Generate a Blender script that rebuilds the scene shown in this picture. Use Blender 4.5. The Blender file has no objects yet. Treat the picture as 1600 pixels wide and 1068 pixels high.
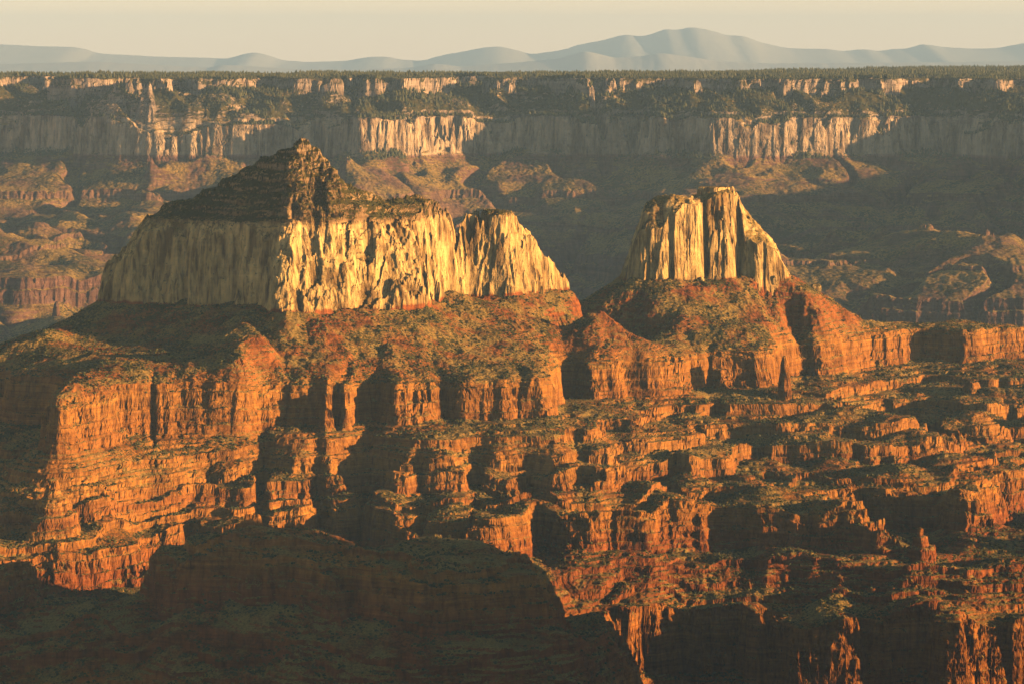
import bpy, math
import numpy as np

# ------------------------------------------------------------------ scene, camera, light
sc = bpy.context.scene
R = math.radians
Q = 1.0                      # mesh density
K = 0.0002                   # tangent per photo pixel (1600 px wide photograph)
LV = 70.0                    # photo row of the level line

cam = bpy.data.cameras.new("camera")
cam_o = bpy.data.objects.new("camera", cam)
sc.collection.objects.link(cam_o)
cam.sensor_width = 36.0
cam.lens = 36.0 / (1600 * K)
cam.shift_y = -(534 - LV) / 1600.0
cam.clip_start = 10.0
cam.clip_end = 250000.0
cam_o.rotation_euler = (R(90), 0, 0)
sc.camera = cam_o

SUN_AZ, SUN_EL = 104.5, 8.5
world = bpy.data.worlds.new("World")
sc.world = world
world.use_nodes = True
wn = world.node_tree
sky = wn.nodes.new("ShaderNodeTexSky")
sky.sky_type = 'NISHITA'
sky.sun_disc = False
sky.sun_elevation = R(SUN_EL)
sky.sun_rotation = R(SUN_AZ)
sky.altitude = 2000
sky.dust_density = 1.0
sky.ozone_density = 1.0
wn.links.new(sky.outputs[0], wn.nodes["Background"].inputs[0])
# evening glow low over the horizon
wtc = wn.nodes.new("ShaderNodeTexCoord"); wsx = wn.nodes.new("ShaderNodeSeparateXYZ"); wmr = wn.nodes.new("ShaderNodeMapRange")
wn.links.new(wtc.outputs["Generated"], wsx.inputs[0]); wn.links.new(wsx.outputs["Z"], wmr.inputs[0])
wmr.inputs[1].default_value = -0.01; wmr.inputs[2].default_value = 0.06; wmr.inputs[3].default_value = 1.0; wmr.inputs[4].default_value = 0.0
wmr.interpolation_type = 'SMOOTHSTEP'
glow = wn.nodes.new("ShaderNodeBackground"); glow.inputs[0].default_value = (1.0, 0.52, 0.33, 1)
wmu = wn.nodes.new("ShaderNodeMath"); wmu.operation = 'MULTIPLY'; wmu.inputs[1].default_value = 0.31
wn.links.new(wmr.outputs[0], wmu.inputs[0]); wn.links.new(wmu.outputs[0], glow.inputs[1])
wadd = wn.nodes.new("ShaderNodeAddShader")
wn.links.new(wn.nodes["Background"].outputs[0], wadd.inputs[0]); wn.links.new(glow.outputs[0], wadd.inputs[1])
wn.links.new(wadd.outputs[0], wn.nodes["World Output"].inputs["Surface"])
wn.nodes["Background"].inputs[1].default_value = 0.05

sun = bpy.data.lights.new("sun", 'SUN')
sun.energy = 5.0
sun.angle = R(0.5)
sun.color = (1.0, 0.61, 0.29)
sun_o = bpy.data.objects.new("sun", sun)
sc.collection.objects.link(sun_o)
sun_o.rotation_euler = (R(90 - SUN_EL), 0, R(180 - SUN_AZ + 180))
SD = np.array([math.sin(R(SUN_AZ)) * math.cos(R(SUN_EL)), math.cos(R(SUN_AZ)) * math.cos(R(SUN_EL)), math.sin(R(SUN_EL))])
from mathutils import Vector
sun_o.rotation_euler = Vector(-SD).to_track_quat('-Z', 'Y').to_euler()

sc.view_settings.view_transform = 'Standard'
sc.view_settings.look = 'None'
sc.view_settings.exposure = 1.35
sc.view_settings.gamma = 1.0
sc.cycles.use_denoising = True
sc.cycles.max_bounces = 4
sc.cycles.diffuse_bounces = 0
sc.cycles.volume_bounces = 0
sc.cycles.transparent_max_bounces = 8
sc.cycles.use_adaptive_sampling = True

rng = np.random.default_rng(7)
F = np.float32

# ------------------------------------------------------------------ noise
_tabs = {}
def _tab(seed):
    if seed not in _tabs:
        r = np.random.default_rng(1000 + seed)
        a = r.random((256, 256)) * 2 * np.pi
        _tabs[seed] = (np.cos(a).astype(F), np.sin(a).astype(F))
    return _tabs[seed]

def gn(x, y, lam, seed):
    """2-D gradient noise, about -1..1, feature size lam metres"""
    gx, gy = _tab(seed)
    x = np.asarray(x, np.float64) / lam + 517.3 + seed * 3.7
    y = np.asarray(y, np.float64) / lam + 311.9 + seed * 1.3
    xi = np.floor(x); yi = np.floor(y)
    fx = (x - xi).astype(F); fy = (y - yi).astype(F)
    xi = xi.astype(np.int32) & 255; yi = yi.astype(np.int32) & 255
    x1 = (xi + 1) & 255; y1 = (yi + 1) & 255
    u = fx * fx * fx * (fx * (fx * 6 - 15) + 10)
    v = fy * fy * fy * (fy * (fy * 6 - 15) + 10)
    a = gx[xi, yi] * fx + gy[xi, yi] * fy
    b = gx[x1, yi] * (fx - 1) + gy[x1, yi] * fy
    c = gx[xi, y1] * fx + gy[xi, y1] * (fy - 1)
    d = gx[x1, y1] * (fx - 1) + gy[x1, y1] * (fy - 1)
    return ((a * (1 - u) + b * u) * (1 - v) + (c * (1 - u) + d * u) * v) * F(1.5)

_t3 = np.random.default_rng(99).random((64, 64, 64)).astype(F) * 2 - 1
def vn3(x, y, z):
    xi = np.floor(x); yi = np.floor(y); zi = np.floor(z)
    fx = (x - xi).astype(F); fy = (y - yi).astype(F); fz = (z - zi).astype(F)
    xi = xi.astype(np.int32) & 63; yi = yi.astype(np.int32) & 63; zi = zi.astype(np.int32) & 63
    x1 = (xi + 1) & 63; y1 = (yi + 1) & 63; z1 = (zi + 1) & 63
    fx = fx * fx * (3 - 2 * fx); fy = fy * fy * (3 - 2 * fy); fz = fz * fz * (3 - 2 * fz)
    def L(z):
        return (_t3[xi, yi, z] * (1 - fx) + _t3[x1, yi, z] * fx) * (1 - fy) + (_t3[xi, y1, z] * (1 - fx) + _t3[x1, y1, z] * fx) * fy
    return L(zi) * (1 - fz) + L(z1) * fz

def ss(a, b, x):
    t = np.clip((x - a) / (b - a), 0, 1)
    return t * t * (3 - 2 * t)

def blur(a, n, axis):
    """box blur twice"""
    for _ in range(2):
        k = 2 * n + 1
        p = [(0, 0)] * a.ndim; p[axis] = (n + 1, n)
        c = np.cumsum(np.pad(a, p, mode='edge'), axis=axis)
        i1 = [slice(None)] * a.ndim; i0 = [slice(None)] * a.ndim
        i1[axis] = slice(k, None); i0[axis] = slice(0, -k)
        a = (c[tuple(i1)] - c[tuple(i0)]) / k
    return a

class Field:
    """scattered heights -> smooth sheet (linear radial basis), sampled from a regular grid"""
    def __init__(self, pts, x0, x1, y0, y1, step, nb=1, power=1.0, reg=0.004, key=8):
        pts = np.array(pts, float)
        key = np.round(pts[:, :2] / key).astype(int)
        _, ii = np.unique(key, axis=0, return_index=True)
        pts = pts[np.sort(ii)]
        self.x0, self.y0, self.st = x0, y0, step
        P = pts[:, :2] / 1000; v = pts[:, 2]
        D = np.hypot(P[:, None, 0] - P[None, :, 0], P[:, None, 1] - P[None, :, 1]) ** power
        n = len(P)
        A = np.zeros((n + 1, n + 1)); A[:n, :n] = D - np.eye(n) * reg; A[:n, n] = 1; A[n, :n] = 1
        w = np.linalg.solve(A, np.append(v, 0))
        gx = np.arange(x0, x1 + step, step); gy = np.arange(y0, y1 + step, step)
        self.z = np.zeros((len(gx), len(gy)))
        for i, x in enumerate(gx):
            d = np.hypot(x / 1000 - P[None, :, 0], gy[:, None] / 1000 - P[None, :, 1]) ** power
            self.z[i] = d @ w[:n] + w[n]
        if nb:
            self.z = blur(blur(self.z, nb, 0), nb, 1)
        a, b = np.gradient(self.z, step)
        g = np.hypot(a, b)
        g = blur(blur(g, 3, 0), 3, 1)
        self.g = np.clip(g, 0.14, 1.4)
    def _s(self, A, X, Y):
        u = np.clip((X - self.x0) / self.st, 0, A.shape[0] - 1.001); v = np.clip((Y - self.y0) / self.st, 0, A.shape[1] - 1.001)
        i = u.astype(np.int32); j = v.astype(np.int32); fu = u - i; fv = v - j
        return (A[i, j] * (1 - fu) + A[i + 1, j] * fu) * (1 - fv) + (A[i, j + 1] * (1 - fu) + A[i + 1, j + 1] * fu) * fv
    def s(self, X, Y): return self._s(self.z, X, Y)
    def grad(self, X, Y): return self._s(self.g, X, Y)

def XY(px, d): return ((px - 800) * K * d, d)
def ZR(py, d): return -(py - LV) * K * d
def DZ(py, z): return -z / ((py - LV) * K)

def poly_dist(X, Y, poly):
    """signed distance to a closed polygon, positive inside"""
    P = np.array(poly, float); n = len(P)
    best = np.full(X.shape, 1e9); ins = np.zeros(X.shape, bool)
    for i in range(n):
        ax, ay = P[i]; bx, by = P[(i + 1) % n]
        dx, dy = bx - ax, by - ay
        t = np.clip(((X - ax) * dx + (Y - ay) * dy) / (dx * dx + dy * dy + 1e-9), 0, 1)
        best = np.minimum(best, (X - ax - t * dx) ** 2 + (Y - ay - t * dy) ** 2)
        c = ((ay > Y) != (by > Y))
        if dy != 0:
            ins ^= c & (X < (Y - ay) * dx / dy + ax)
    return np.sqrt(best) * np.where(ins, 1, -1)

# ------------------------------------------------------------------ strata of the near massif
# name: (rim height, cliff drop, ledges in the cliff)
STR = [("E", -728., 75., 4), ("L", -828., 17., 2), ("V", -862., 25., 2), ("W", -893., 38., 2), ("M", -935., 14., 1),
       ("N", -955., 80., 4), ("O", -1054., 11., 1), ("P", -1078., 13., 1), ("G", -1102., 9., 1), ("R", -1120., 285., 2)]
RIM = {"H": -581.}
for a in STR: RIM[a[0]] = a[1]
_ks = [581.0]; _kz = [0.0]
acc = 0.0; prev_base = -581.0
for nme, rim, drop, _ in STR:
    acc += prev_base - rim
    _ks.append(-rim); _kz.append(acc)
    prev_base = rim - drop
_ks.append(1700.0); _kz.append(acc + 45)
_ks = np.array([281.0] + _ks); _kz = np.array([-300.0] + _kz)
def z_to_s(z):
    if z > -581: return -z
    base = -581.0; s0 = 581.0
    for nme, rim, drop, _ in STR:
        if z > rim: return s0 + (base - z) / (base - rim) * (-rim - s0)
        s0 = -rim; base = rim - drop
        if z > base: return s0 + (150.0 if nme == "R" else 2.0)
    return s0 + (base - z) * 4

def leftness(X): return ss(-470., -620., X)
def z_off(X, Y):
    """regional dip: the beds of the near ridge sit higher at its left end"""
    return 62 * np.exp(-((X + 600) / 420) ** 2 - ((Y - 5700) / 260) ** 2)

def qz(v, k):
    t = v * k; f = t - np.floor(t)
    return (np.floor(t) + ss(0.38, 0.62, f)) / k
def make_profile(n, seed, rnd=0.25):
    r = np.random.default_rng(seed)
    pos = np.sort(r.random(n)) ; pos = (np.arange(n) + 0.15 + 0.6 * r.random(n)) / n
    h = 0.5 + r.random(n); h /= h.sum()
    xs = [0.0]; zs = [0.0]; z = 0.0
    pos = np.append(pos, 1.0)
    x = 0.0
    for i in range(n):
        w = 0.42 / n
        zs.append(z + h[i] * 0.90); x = x + w; xs.append(x)
        z += h[i]
        x = (i + 1) / n; xs.append(x); zs.append(z)
    return np.array(xs), np.array(zs)
PROF = {nme: make_profile(k, 5 + i) for i, (nme, _, _, k) in enumerate(STR)}

# ---- control points traced in the photograph: (column, row) on the rim of a bed, or explicit (column, row, depth)
LZ = -598.                   # foot of the left butte's cliff
TR = {
"H": [(155, 479), (250, 483), (353, 485), (400, 489), (447, 493), (500, 491), (560, 489), (607, 487), (660, 483), (690, 474), (735, 467), (800, 466), (850, 462),
      (890, 458), (985, 437), (1040, 438), (1100, 434), (1150, 432), (1225, 432)],
"E": [(-100, 572), (-40, 575), (20, 580), (70, 588), (78, 637), (110, 618), (150, 605), (200, 600), (300, 597), (400, 599), (440, 604), (480, 607), (520, 609),
      (540, 606), (552, 601), (590, 601), (600, 605), (640, 601), (700, 598), (760, 598), (820, 596), (860, 592), (884, 592), (880, 566), (893, 540), (930, 543),
      (960, 544), (1025, 543), (1040, 562), (1060, 556), (1130, 552), (1190, 550), (1212, 550), (1225, 541), (1240, 530), (1262, 514), (1300, 509), (1340, 508),
      (1400, 504), (1440, 508), (1482, 503), (1500, 503), (1508, 517), (1530, 515), (1560, 511), (1600, 507), (1720, 503)],
"L": [(56, 752), (70, 747), (120, 738), (200, 722), (270, 716), (340, 708), (400, 704), (533, 695), (625, 690), (700, 688), (800, 686), (885, 681), (935, 656), (985, 657),
      (1034, 658), (1045, 634), (1130, 632), (1205, 632), (1270, 618), (1310, 625), (1350, 590), (1420, 592), (1480, 588), (1506, 600), (1530, 597), (1600, 590), (1700, 586)],
"V": [(625, 716), (700, 716), (880, 706), (950, 690), (1030, 686), (1066, 668), (1130, 665), (1205, 665), (1270, 663), (1340, 662), (1400, 661), (1425, 660), (1436, 648),
      (1490, 628), (1508, 641), (1530, 638), (1600, 629)],
"W": [(0, 812), (60, 801), (110, 790), (200, 778), (270, 772), (330, 758), (390, 747), (403, 742), (415, 747), (450, 746), (525, 744), (545, 734), (585, 734), (605, 743), (650, 743),
      (700, 741), (735, 738), (755, 736), (797, 735, 6650), (830, 727, 6660), (900, 728, 6670), (945, 728, 6680), (980, 719, 6800), (1013, 713, 6870), (1030, 722, 6850), (1060, 718), (1130, 715), (1220, 714), (1290, 713), (1340, 713),
      (1400, 712), (1450, 711), (1480, 711), (1490, 704), (1500, 684), (1510, 676), (1535, 671), (1600, 660)],
"M": [(50, 838), (110, 828), (167, 822), (233, 812), (277, 806), (330, 803), (397, 795), (620, 786), (700, 785), (777, 790), (1000, 772), (1050, 766), (1085, 760), (1130, 758),
      (1180, 757), (1230, 756), (1300, 742), (1400, 742), (1470, 737), (1488, 732)],
"N": [(0, 868), (50, 852), (100, 845), (233, 830), (330, 818), (397, 808), (420, 800), (450, 797), (483, 795), (527, 795), (545, 782), (585, 782), (605, 800), (650, 805), (700, 803), (777, 801), (830, 801),
      (909, 797), (970, 796), (1033, 796), (1050, 791), (1100, 790), (1200, 791), (1280, 792), (1326, 794), (1340, 786, 6720)],
"R": [(952, 964), (975, 957), (1010, 949), (1050, 943), (1088, 940), (1096, 950), (1130, 944), (1162, 940), (1172, 958), (1185, 957), (1215, 949), (1248, 943), (1260, 966), (1300, 957),
      (1332, 951), (1340, 966), (1380, 959), (1440, 951), (1478, 948), (1488, 972), (1520, 966), (1560, 959), (1600, 954), (1700, 950)],
}
DIRECT = [  # (column, row, depth)
 # Hermit slopes and crests
 (0, 565, 7040), (-100, 600, 7060), (80, 520, 7120), (415, 515, 6890), (400, 540, 6850), (385, 562, 6800), (366, 592, 6750), (300, 550, 7060), (200, 545, 7150), (120, 555, 7150), (250, 512, 7210),
 (335, 535, 7060), (360, 520, 7070), (340, 570, 6930), (920, 478, 7450), (960, 495, 7450), (1000, 520, 7470), (985, 470, 7860), (940, 467, 7880), (920, 476, 7860),
 (1275, 450, 8050), (1310, 475, 8100), (1340, 490, 8130), (1265, 470, 7930), (1212, 488, 8020), (1195, 510, 7900), (1150, 500, 7700), (1060, 490, 7700),
 # back of the massif
 (-100, 700, 7500), (100, 700, 7800), (300, 640, 8000), (500, 610, 8000), (700, 600, 7900), (850, 560, 7800), (940, 540, 7650), (1000, 560, 8300), (1100, 540, 8500), (1250, 560, 8500),
 (1400, 600, 8500), (1600, 600, 8500), (0, 800, 8400), (300, 800, 8600), (600, 800, 8700), (900, 760, 8800), (1200, 760, 8900), (1600, 760, 8900),
 (160, 560, 7720), (300, 520, 7730), (450, 500, 7760), (700, 500, 7780), (850, 500, 7800), (1000, 460, 8250), (1100, 450, 8280), (1220, 450, 8280),
 # left flank beyond the spur
 (60, 700, 6700), (20, 720, 6650), (-60, 690, 6800), (-100, 720, 6800), (20, 640, 6900), (56, 743, 6360), (30, 774, 6275), (0, 801, 6205), (-45, 828, 6150), (-110, 850, 6120), (-60, 800, 6420), (-140, 810, 6400),
 # drainage behind the right ridge
 (1350, 640, 7740), (1450, 700, 7430), (1530, 784, 7080), (1600, 835, 6800), (1360, 636, 7400), (1400, 647, 7330), (1425, 700, 7600), (1495, 776, 6960), (1530, 792, 6850),
 (1560, 802, 6780), (1600, 817, 6680), (1660, 830, 6600), (1560, 720, 7350), (1600, 740, 7300), (1640, 790, 7000), (1580, 772, 7150),
 # slope right of the mesa, saddle behind it
 (1280, 818, 6930), (1380, 846, 6790), (1480, 868, 6620), (1370, 828, 6590), (1400, 858, 6540), (1440, 868, 6520), (1550, 872, 6500), (1620, 880, 6480), (1480, 830, 6780), (1430, 815, 6880), (1220, 806, 6950),
 (1100, 868, 6560), (1200, 868, 6560), (1300, 870, 6540), (1060, 880, 6500), (1100, 905, 6480), (1300, 905, 6480), (1500, 905, 6420), (1600, 905, 6420),
 # alcove and its floor
 (850, 845, 6480), (920, 850, 6500), (1000, 850, 6530), (870, 900, 6400), (930, 935, 6400), (985, 915, 6480), (900, 930, 6330), (1030, 900, 6490),
 # valley behind the near ridge
 (770, 880, 6380), (700, 920, 6230), (600, 930, 6230), (500, 925, 6260), (400, 920, 6230), (300, 905, 6220), (250, 905, 6180), (190, 928, 6100), (90, 930, 6020), (60, 890, 6160),
 (330, 870, 6330), (450, 860, 6380), (560, 860, 6500), (640, 850, 6450), (150, 893, 6200), (240, 875, 6280),
 (780, 925, 6170), (850, 950, 6180), (900, 985, 6150), (950, 1060, 6150), (1000, 1110, 6100), (1080, 1150, 6050), (1200, 1200, 6000), (1400, 1200, 6000), (1600, 1200, 6000), (1720, 1200, 6000),
 # near ridge: crest, rim, feet
 (300, 842, 5790), (330, 828, 5790), (370, 811, 5790), (420, 817, 5790), (475, 820, 5790), (540, 842, 5810), (600, 853, 5830), (690, 848, 5850), (740, 862, 5820), (800, 880, 5770),
 (825, 893, 5720),
 (268, 882, 5770), (250, 900, 5800), (230, 920, 5760), (180, 940, 5700), (120, 950, 5750), (40, 893, 5850), (0, 868, 5850), (-80, 860, 5850), (62, 930, 5800),
 (925, 962, 5850), (955, 1005, 5800), (1000, 1038, 5750), (1045, 1072, 5700), (1100, 1120, 5600), (1300, 1250, 5500), (1600, 1250, 5400),
 (300, 945, 5650), (300, 995, 5570), (300, 1055, 5470), (500, 957, 5605), (500, 1006, 5530), (500, 1068, 5435), (700, 978, 5560), (700, 1022, 5490), (700, 1080, 5400), (100, 965, 5650), (100, 1012, 5570), (100, 1068, 5480),
 (-100, 965, 5650), (-100, 1068, 5480), (860, 980, 5640), (900, 1045, 5560), (0, 1150, 5250), (300, 1150, 5250), (600, 1160, 5250), (900, 1160, 5300), (0, 1300, 4600), (400, 1300, 4600), (800, 1300, 4600), (1200, 1320, 4800), (1600, 1320, 4800),
]
RIDGE_N = [(283, 853), (366, 858), (473, 865), (549, 884), (586, 897), (649, 911), (696, 915), (760, 914), (800, 905), (853, 889)]

pts = []
for k, L in TR.items():
    for t in L:
        if k == "H" and t[0] < 900:
            d = DZ(t[1], LZ); x, y = XY(t[0], d); pts.append((x, y, 598.)); continue
        lf0 = leftness((t[0] - 800) * K * 6600)
        d = t[2] if len(t) > 2 else DZ(t[1], RIM[k] - (22 * lf0 if k in "LVWMN" else 0) + (17 * lf0 if k == "E" else 0))
        x, y = XY(t[0], d)
        pts.append((x, y, -RIM[k]))
for px, py, d in DIRECT:
    x, y = XY(px, d)
    z = ZR(py, d) - z_off(np.array(x), np.array(y)) * (d < 6000)
    pts.append((x, y, z_to_s(float(z))))
for px, py in RIDGE_N:
    d = 5700.0
    for _ in range(30):
        x, y = XY(px, d)
        d = 0.5 * d + 0.5 * DZ(py, RIM["N"] + float(z_off(np.array(x), np.array(y))))
    x, y = XY(px, d)
    pts.append((x, y, -RIM["N"]))
# under the buttes the ground keeps rising gently
for px, d in [(300, 7400), (450, 7340), (560, 7400), (700, 7440), (820, 7600), (1040, 8060), (1150, 8120)]:
    x, y = XY(px, d); pts.append((x, y, 560.))
for px in list(range(430, 891, 35)) + list(range(1000, 1226, 35)):      # straight talus between the two rims
    hz = LZ if px < 900 else RIM["H"]
    dh = DZ(np.interp(px, [t[0] for t in TR["H"]], [t[1] for t in TR["H"]]), hz)
    de = DZ(np.interp(px, [t[0] for t in TR["E"]], [t[1] for t in TR["E"]]), RIM["E"])
    for f, sv in ((0.3, 640.), (0.6, 682.), (0.85, 712.)):
        d = dh + (de - dh) * f; x, y = XY(px, d); pts.append((x, y, sv))
for x, y in [(-900, 6500), (-925, 6700), (-800, 6720), (-700, 6880), (-900, 6390), (-850, 6560), (-900, 6850)]:
    pts.append((x, y, 700.))
FS = Field(pts, -1900, 2100, 4300, 9300, 12.0, nb=1)

RAV = [([(592, 7080), (584, 6900), (574, 6720), (565, 6600), (560, 6470)], 90, 32), ([(410, 6760), (407, 6640), (405, 6560), (404, 6440)], 60, 13), ([(885, 7400), (880, 7200), (890, 7050), (900, 6860), (905, 6700)], 52, 32),
       ([(1242, 7880), (1238, 7760), (1240, 7600)], 85, 42), ([(745, 6720), (741, 6600), (738, 6470)], 55, 18), ([(822, 6740), (842, 6600), (852, 6470)], 60, 34), ([(985, 7520), (985, 7350), (1003, 7200)], 36, 22),
       ([(668, 7120), (690, 6960), (700, 6850)], 50, 20), ([(1436, 8180), (1448, 7950), (1456, 7750)], 45, 36), ([(243, 6790), (241, 6700), (240, 6640)], 26, 8), ([(1555, 8150), (1568, 7900), (1580, 7600)], 25, 14),
       ([(1110, 7620), (1105, 7500), (1120, 7350)], 40, 16), ([(1180, 7200), (1195, 7000), (1205, 6830)], 45, 26), ([(1330, 7250), (1338, 7080), (1345, 6930)], 40, 22), ([(490, 6850), (495, 6700), (500, 6560)], 40, 16),
       ([(655, 6690), (660, 6600), (662, 6500)], 32, 12), ([(300, 6600), (297, 6480), (300, 6420)], 16, 12), ([(800, 7150), (812, 6990), (816, 6880)], 45, 20), ([(1060, 7000), (1050, 6850), (1046, 6700)], 55, 28),
       ([(1222, 7860), (1236, 7700)], 50, 30), ([(1040, 7830), (1075, 7680), (1085, 7560)], 30, 18), ([(560, 6990), (530, 6850), (522, 6760)], 45, 18)]
def ravines(X, Y):
    out = np.zeros(X.shape)
    for L, A, w in RAV:
        P = [XY(*p) for p in L]
        xs = [p[0] for p in P]; ys = [p[1] for p in P]
        m = (X > min(xs) - 3 * w) & (X < max(xs) + 3 * w) & (Y > min(ys) - 3 * w) & (Y < max(ys) + 3 * w)
        if not m.any(): continue
        x, y = X[m], Y[m]; x = x + 9 * gn(x, y, 45, 77)
        b = np.full(x.shape, 1e9)
        for (ax, ay), (bx, by) in zip(P[:-1], P[1:]):
            dx, dy = bx - ax, by - ay
            t = np.clip(((x - ax) * dx + (y - ay) * dy) / (dx * dx + dy * dy), 0, 1)
            b = np.minimum(b, np.hypot(x - ax - t * dx, y - ay - t * dy))
        out[m] = np.maximum(out[m], A * np.exp(-np.abs(b / w) ** 1.5))
    return out
def terrain(X, Y):
    s = FS.s(X, Y); g = FS.grad(X, Y)
    wx = X + 14 * gn(X, Y, 90, 1); wy = Y + 14 * gn(X, Y, 90, 2)
    calm = 1 - 0.45 * leftness(X) * ss(6000, 6150, Y)
    n = calm * (26 * (np.abs(gn(wx, wy, 210, 3)) - 0.28) + 24 * (np.abs(gn(wx, wy, 95, 4)) - 0.28)) + calm * 7 * (np.abs(gn(wx, wy, 42, 5)) - 0.28) + 9 * qz(gn(X, Y, 64, 11), 2.6) + 4 * qz(gn(X, Y, 27, 12), 2.6)
    n += 1.6 * (np.abs(gn(X, Y, 19, 6)) - 0.28) + 1.5 * qz(gn(X, Y, 12, 13), 2.2) + 0.6 * gn(X, Y, 9, 7) + 0.5 * gn(X, Y, 4.3, 8)
    n += ravines(X, Y) * (0.25 + 0.75 * ss(670, 735, s))
    s2 = s + np.clip(g, 0.14, 0.8) * n
    z = -581 - np.interp(s2, _ks, _kz)
    lf = leftness(X)
    for i, (nme, rim, drop, k) in enumerate(STR):
        u = (s2 + rim) / g + 3 * qz(gn(X, Y, 24, 20 + i), 2.4) + 8 * gn(X, Y, 70, 40 + i)
        dr = drop
        if nme == "E": dr = drop + 8 * lf
        if nme in "LVOPG": dr = drop * (1 + 0.9 * gn(X, Y, 120, 60 + i))
        w = 0.34 * dr + 2.0 if nme != "R" else 0.22 * dr
        px, pz = PROF[nme]
        z = z - dr * np.interp(u / w, px, pz)
        if nme == "E": z = z + 17 * lf * (1 - np.clip(u / w, 0, 1)) - 14 * lf * ss(0, 1, (s2 - 728 - w * g) / 60)
    # talus: rills down the slopes, boulders
    z = z + 3.0 * gn(wx, wy, 34, 90) + 1.6 * gn(X, Y, 13, 91) + 0.9 * gn(X, Y, 5.5, 92)
    # thin beds that crop out all the way down the red slopes
    m = ss(-700, -740, z)
    z = z + m * 0.62 * (step_ledges(z, X * 0.25, Y * 0.25, 8.5, 0.34, 95) - z) * ss(-.5, .1, gn(X, Y, 150, 96))
    return z + z_off(X, Y), s2

# ------------------------------------------------------------------ buttes
def XYh(px, py, z=-581.): return XY(px, DZ(py, z))
LF = 598. / 581.
BL = [XYh(150, 479, LZ), XYh(200, 481, LZ), XYh(253, 483, LZ), XYh(353, 486, LZ), XYh(400, 489, LZ), XYh(447, 494, LZ), XYh(500, 491, LZ), XYh(560, 489, LZ), XYh(607, 487, LZ), XYh(660, 484, LZ), XYh(690, 474, LZ), XYh(735, 467, LZ),
      XYh(800, 467, LZ), XYh(850, 463, LZ), XYh(892, 458, LZ), XY(885, 7610 * LF), XY(800, 7540 * LF), XY(730, 7490 * LF), XY(690, 7450 * LF), XY(640, 7480 * LF), XY(540, 7470 * LF), XY(400, 7480 * LF), XY(260, 7420 * LF), XY(160, 7330 * LF)]
BLT = [  # tops: (column, row, depth)
 (152, 474, 7140), (162, 440, 7160), (166, 418, 7180), (195, 385, 7190), (218, 360, 7190), (242, 335, 7190), (266, 318, 7190), (300, 306, 7180), (345, 286, 7170), (380, 262, 7140), (410, 248, 7120), (440, 238, 7090), (458, 228, 7070),
 (472, 225, 7060), (488, 228, 7055), (497, 246, 7050), (504, 262, 7050), (520, 264, 7050), (528, 286, 7050), (545, 300, 7110), (570, 305, 7150), (595, 309, 7190), (620, 313, 7230), (634, 306, 7245),
 (660, 308, 7245), (688, 309, 7255), (692, 322, 7265), (700, 340, 7285), (713, 354, 7310), (722, 347, 7330), (733, 338, 7350), (745, 333, 7370), (752, 339, 7376), (762, 329, 7385), (775, 327, 7390), (798, 330, 7395), (812, 348, 7405),
 (830, 374, 7425), (858, 400, 7455), (876, 426, 7480), (890, 450, 7505),
 # rim of the shaded face
 (180, 420, 7130), (222, 365, 7110), (252, 350, 7105), (300, 350, 7080), (350, 350, 7045), (400, 351, 7000), (440, 352, 6970), (480, 354, 6955), (505, 352, 6965), (530, 322, 7000), (518, 300, 7020),
 (300, 325, 7120), (350, 310, 7100), (400, 300, 7070), (450, 300, 7010), (430, 270, 7060), (480, 265, 7035), (500, 310, 7000),
 # corner rib between shaded and lit faces
 (447, 490, 6874), (451, 455, 6884), (458, 428, 6897), (470, 405, 6910), (486, 385, 6925),
 # rugged lit flank
 (510, 372, 6970), (540, 352, 7000), (575, 350, 7040), (610, 352, 7100), (640, 340, 7150), (670, 350, 7140), (500, 430, 6925), (540, 430, 6960), (590, 430, 7000), (640, 420, 7060), (680, 400, 7100),
 (620, 380, 7070), (560, 395, 6975), (650, 375, 7110),
 # back
 (160, 480, 7320), (260, 440, 7400), (400, 400, 7450), (540, 400, 7440), (640, 400, 7420), (690, 340, 7380), (745, 350, 7440), (800, 350, 7460), (880, 440, 7560), (650, 330, 7400), (300, 380, 7340), (450, 330, 7300),
]
BLF = Field([(XY(a, d * LF)[0], d * LF, ZR(b, d * LF)) for a, b, d in BLT], -1080, 260, 6980, 7980, 5.0, nb=0, reg=0.0006, key=3)
def step_ledges(z, X, Y, per, sharp, seed):
    t = z / per + 0.35 * gn(X, Y, 160, seed)
    f = t - np.floor(t)
    return (np.floor(t) + ss(0.5 - sharp / 2, 0.5 + sharp / 2, f) - 0.35 * gn(X, Y, 160, seed)) * per

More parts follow.
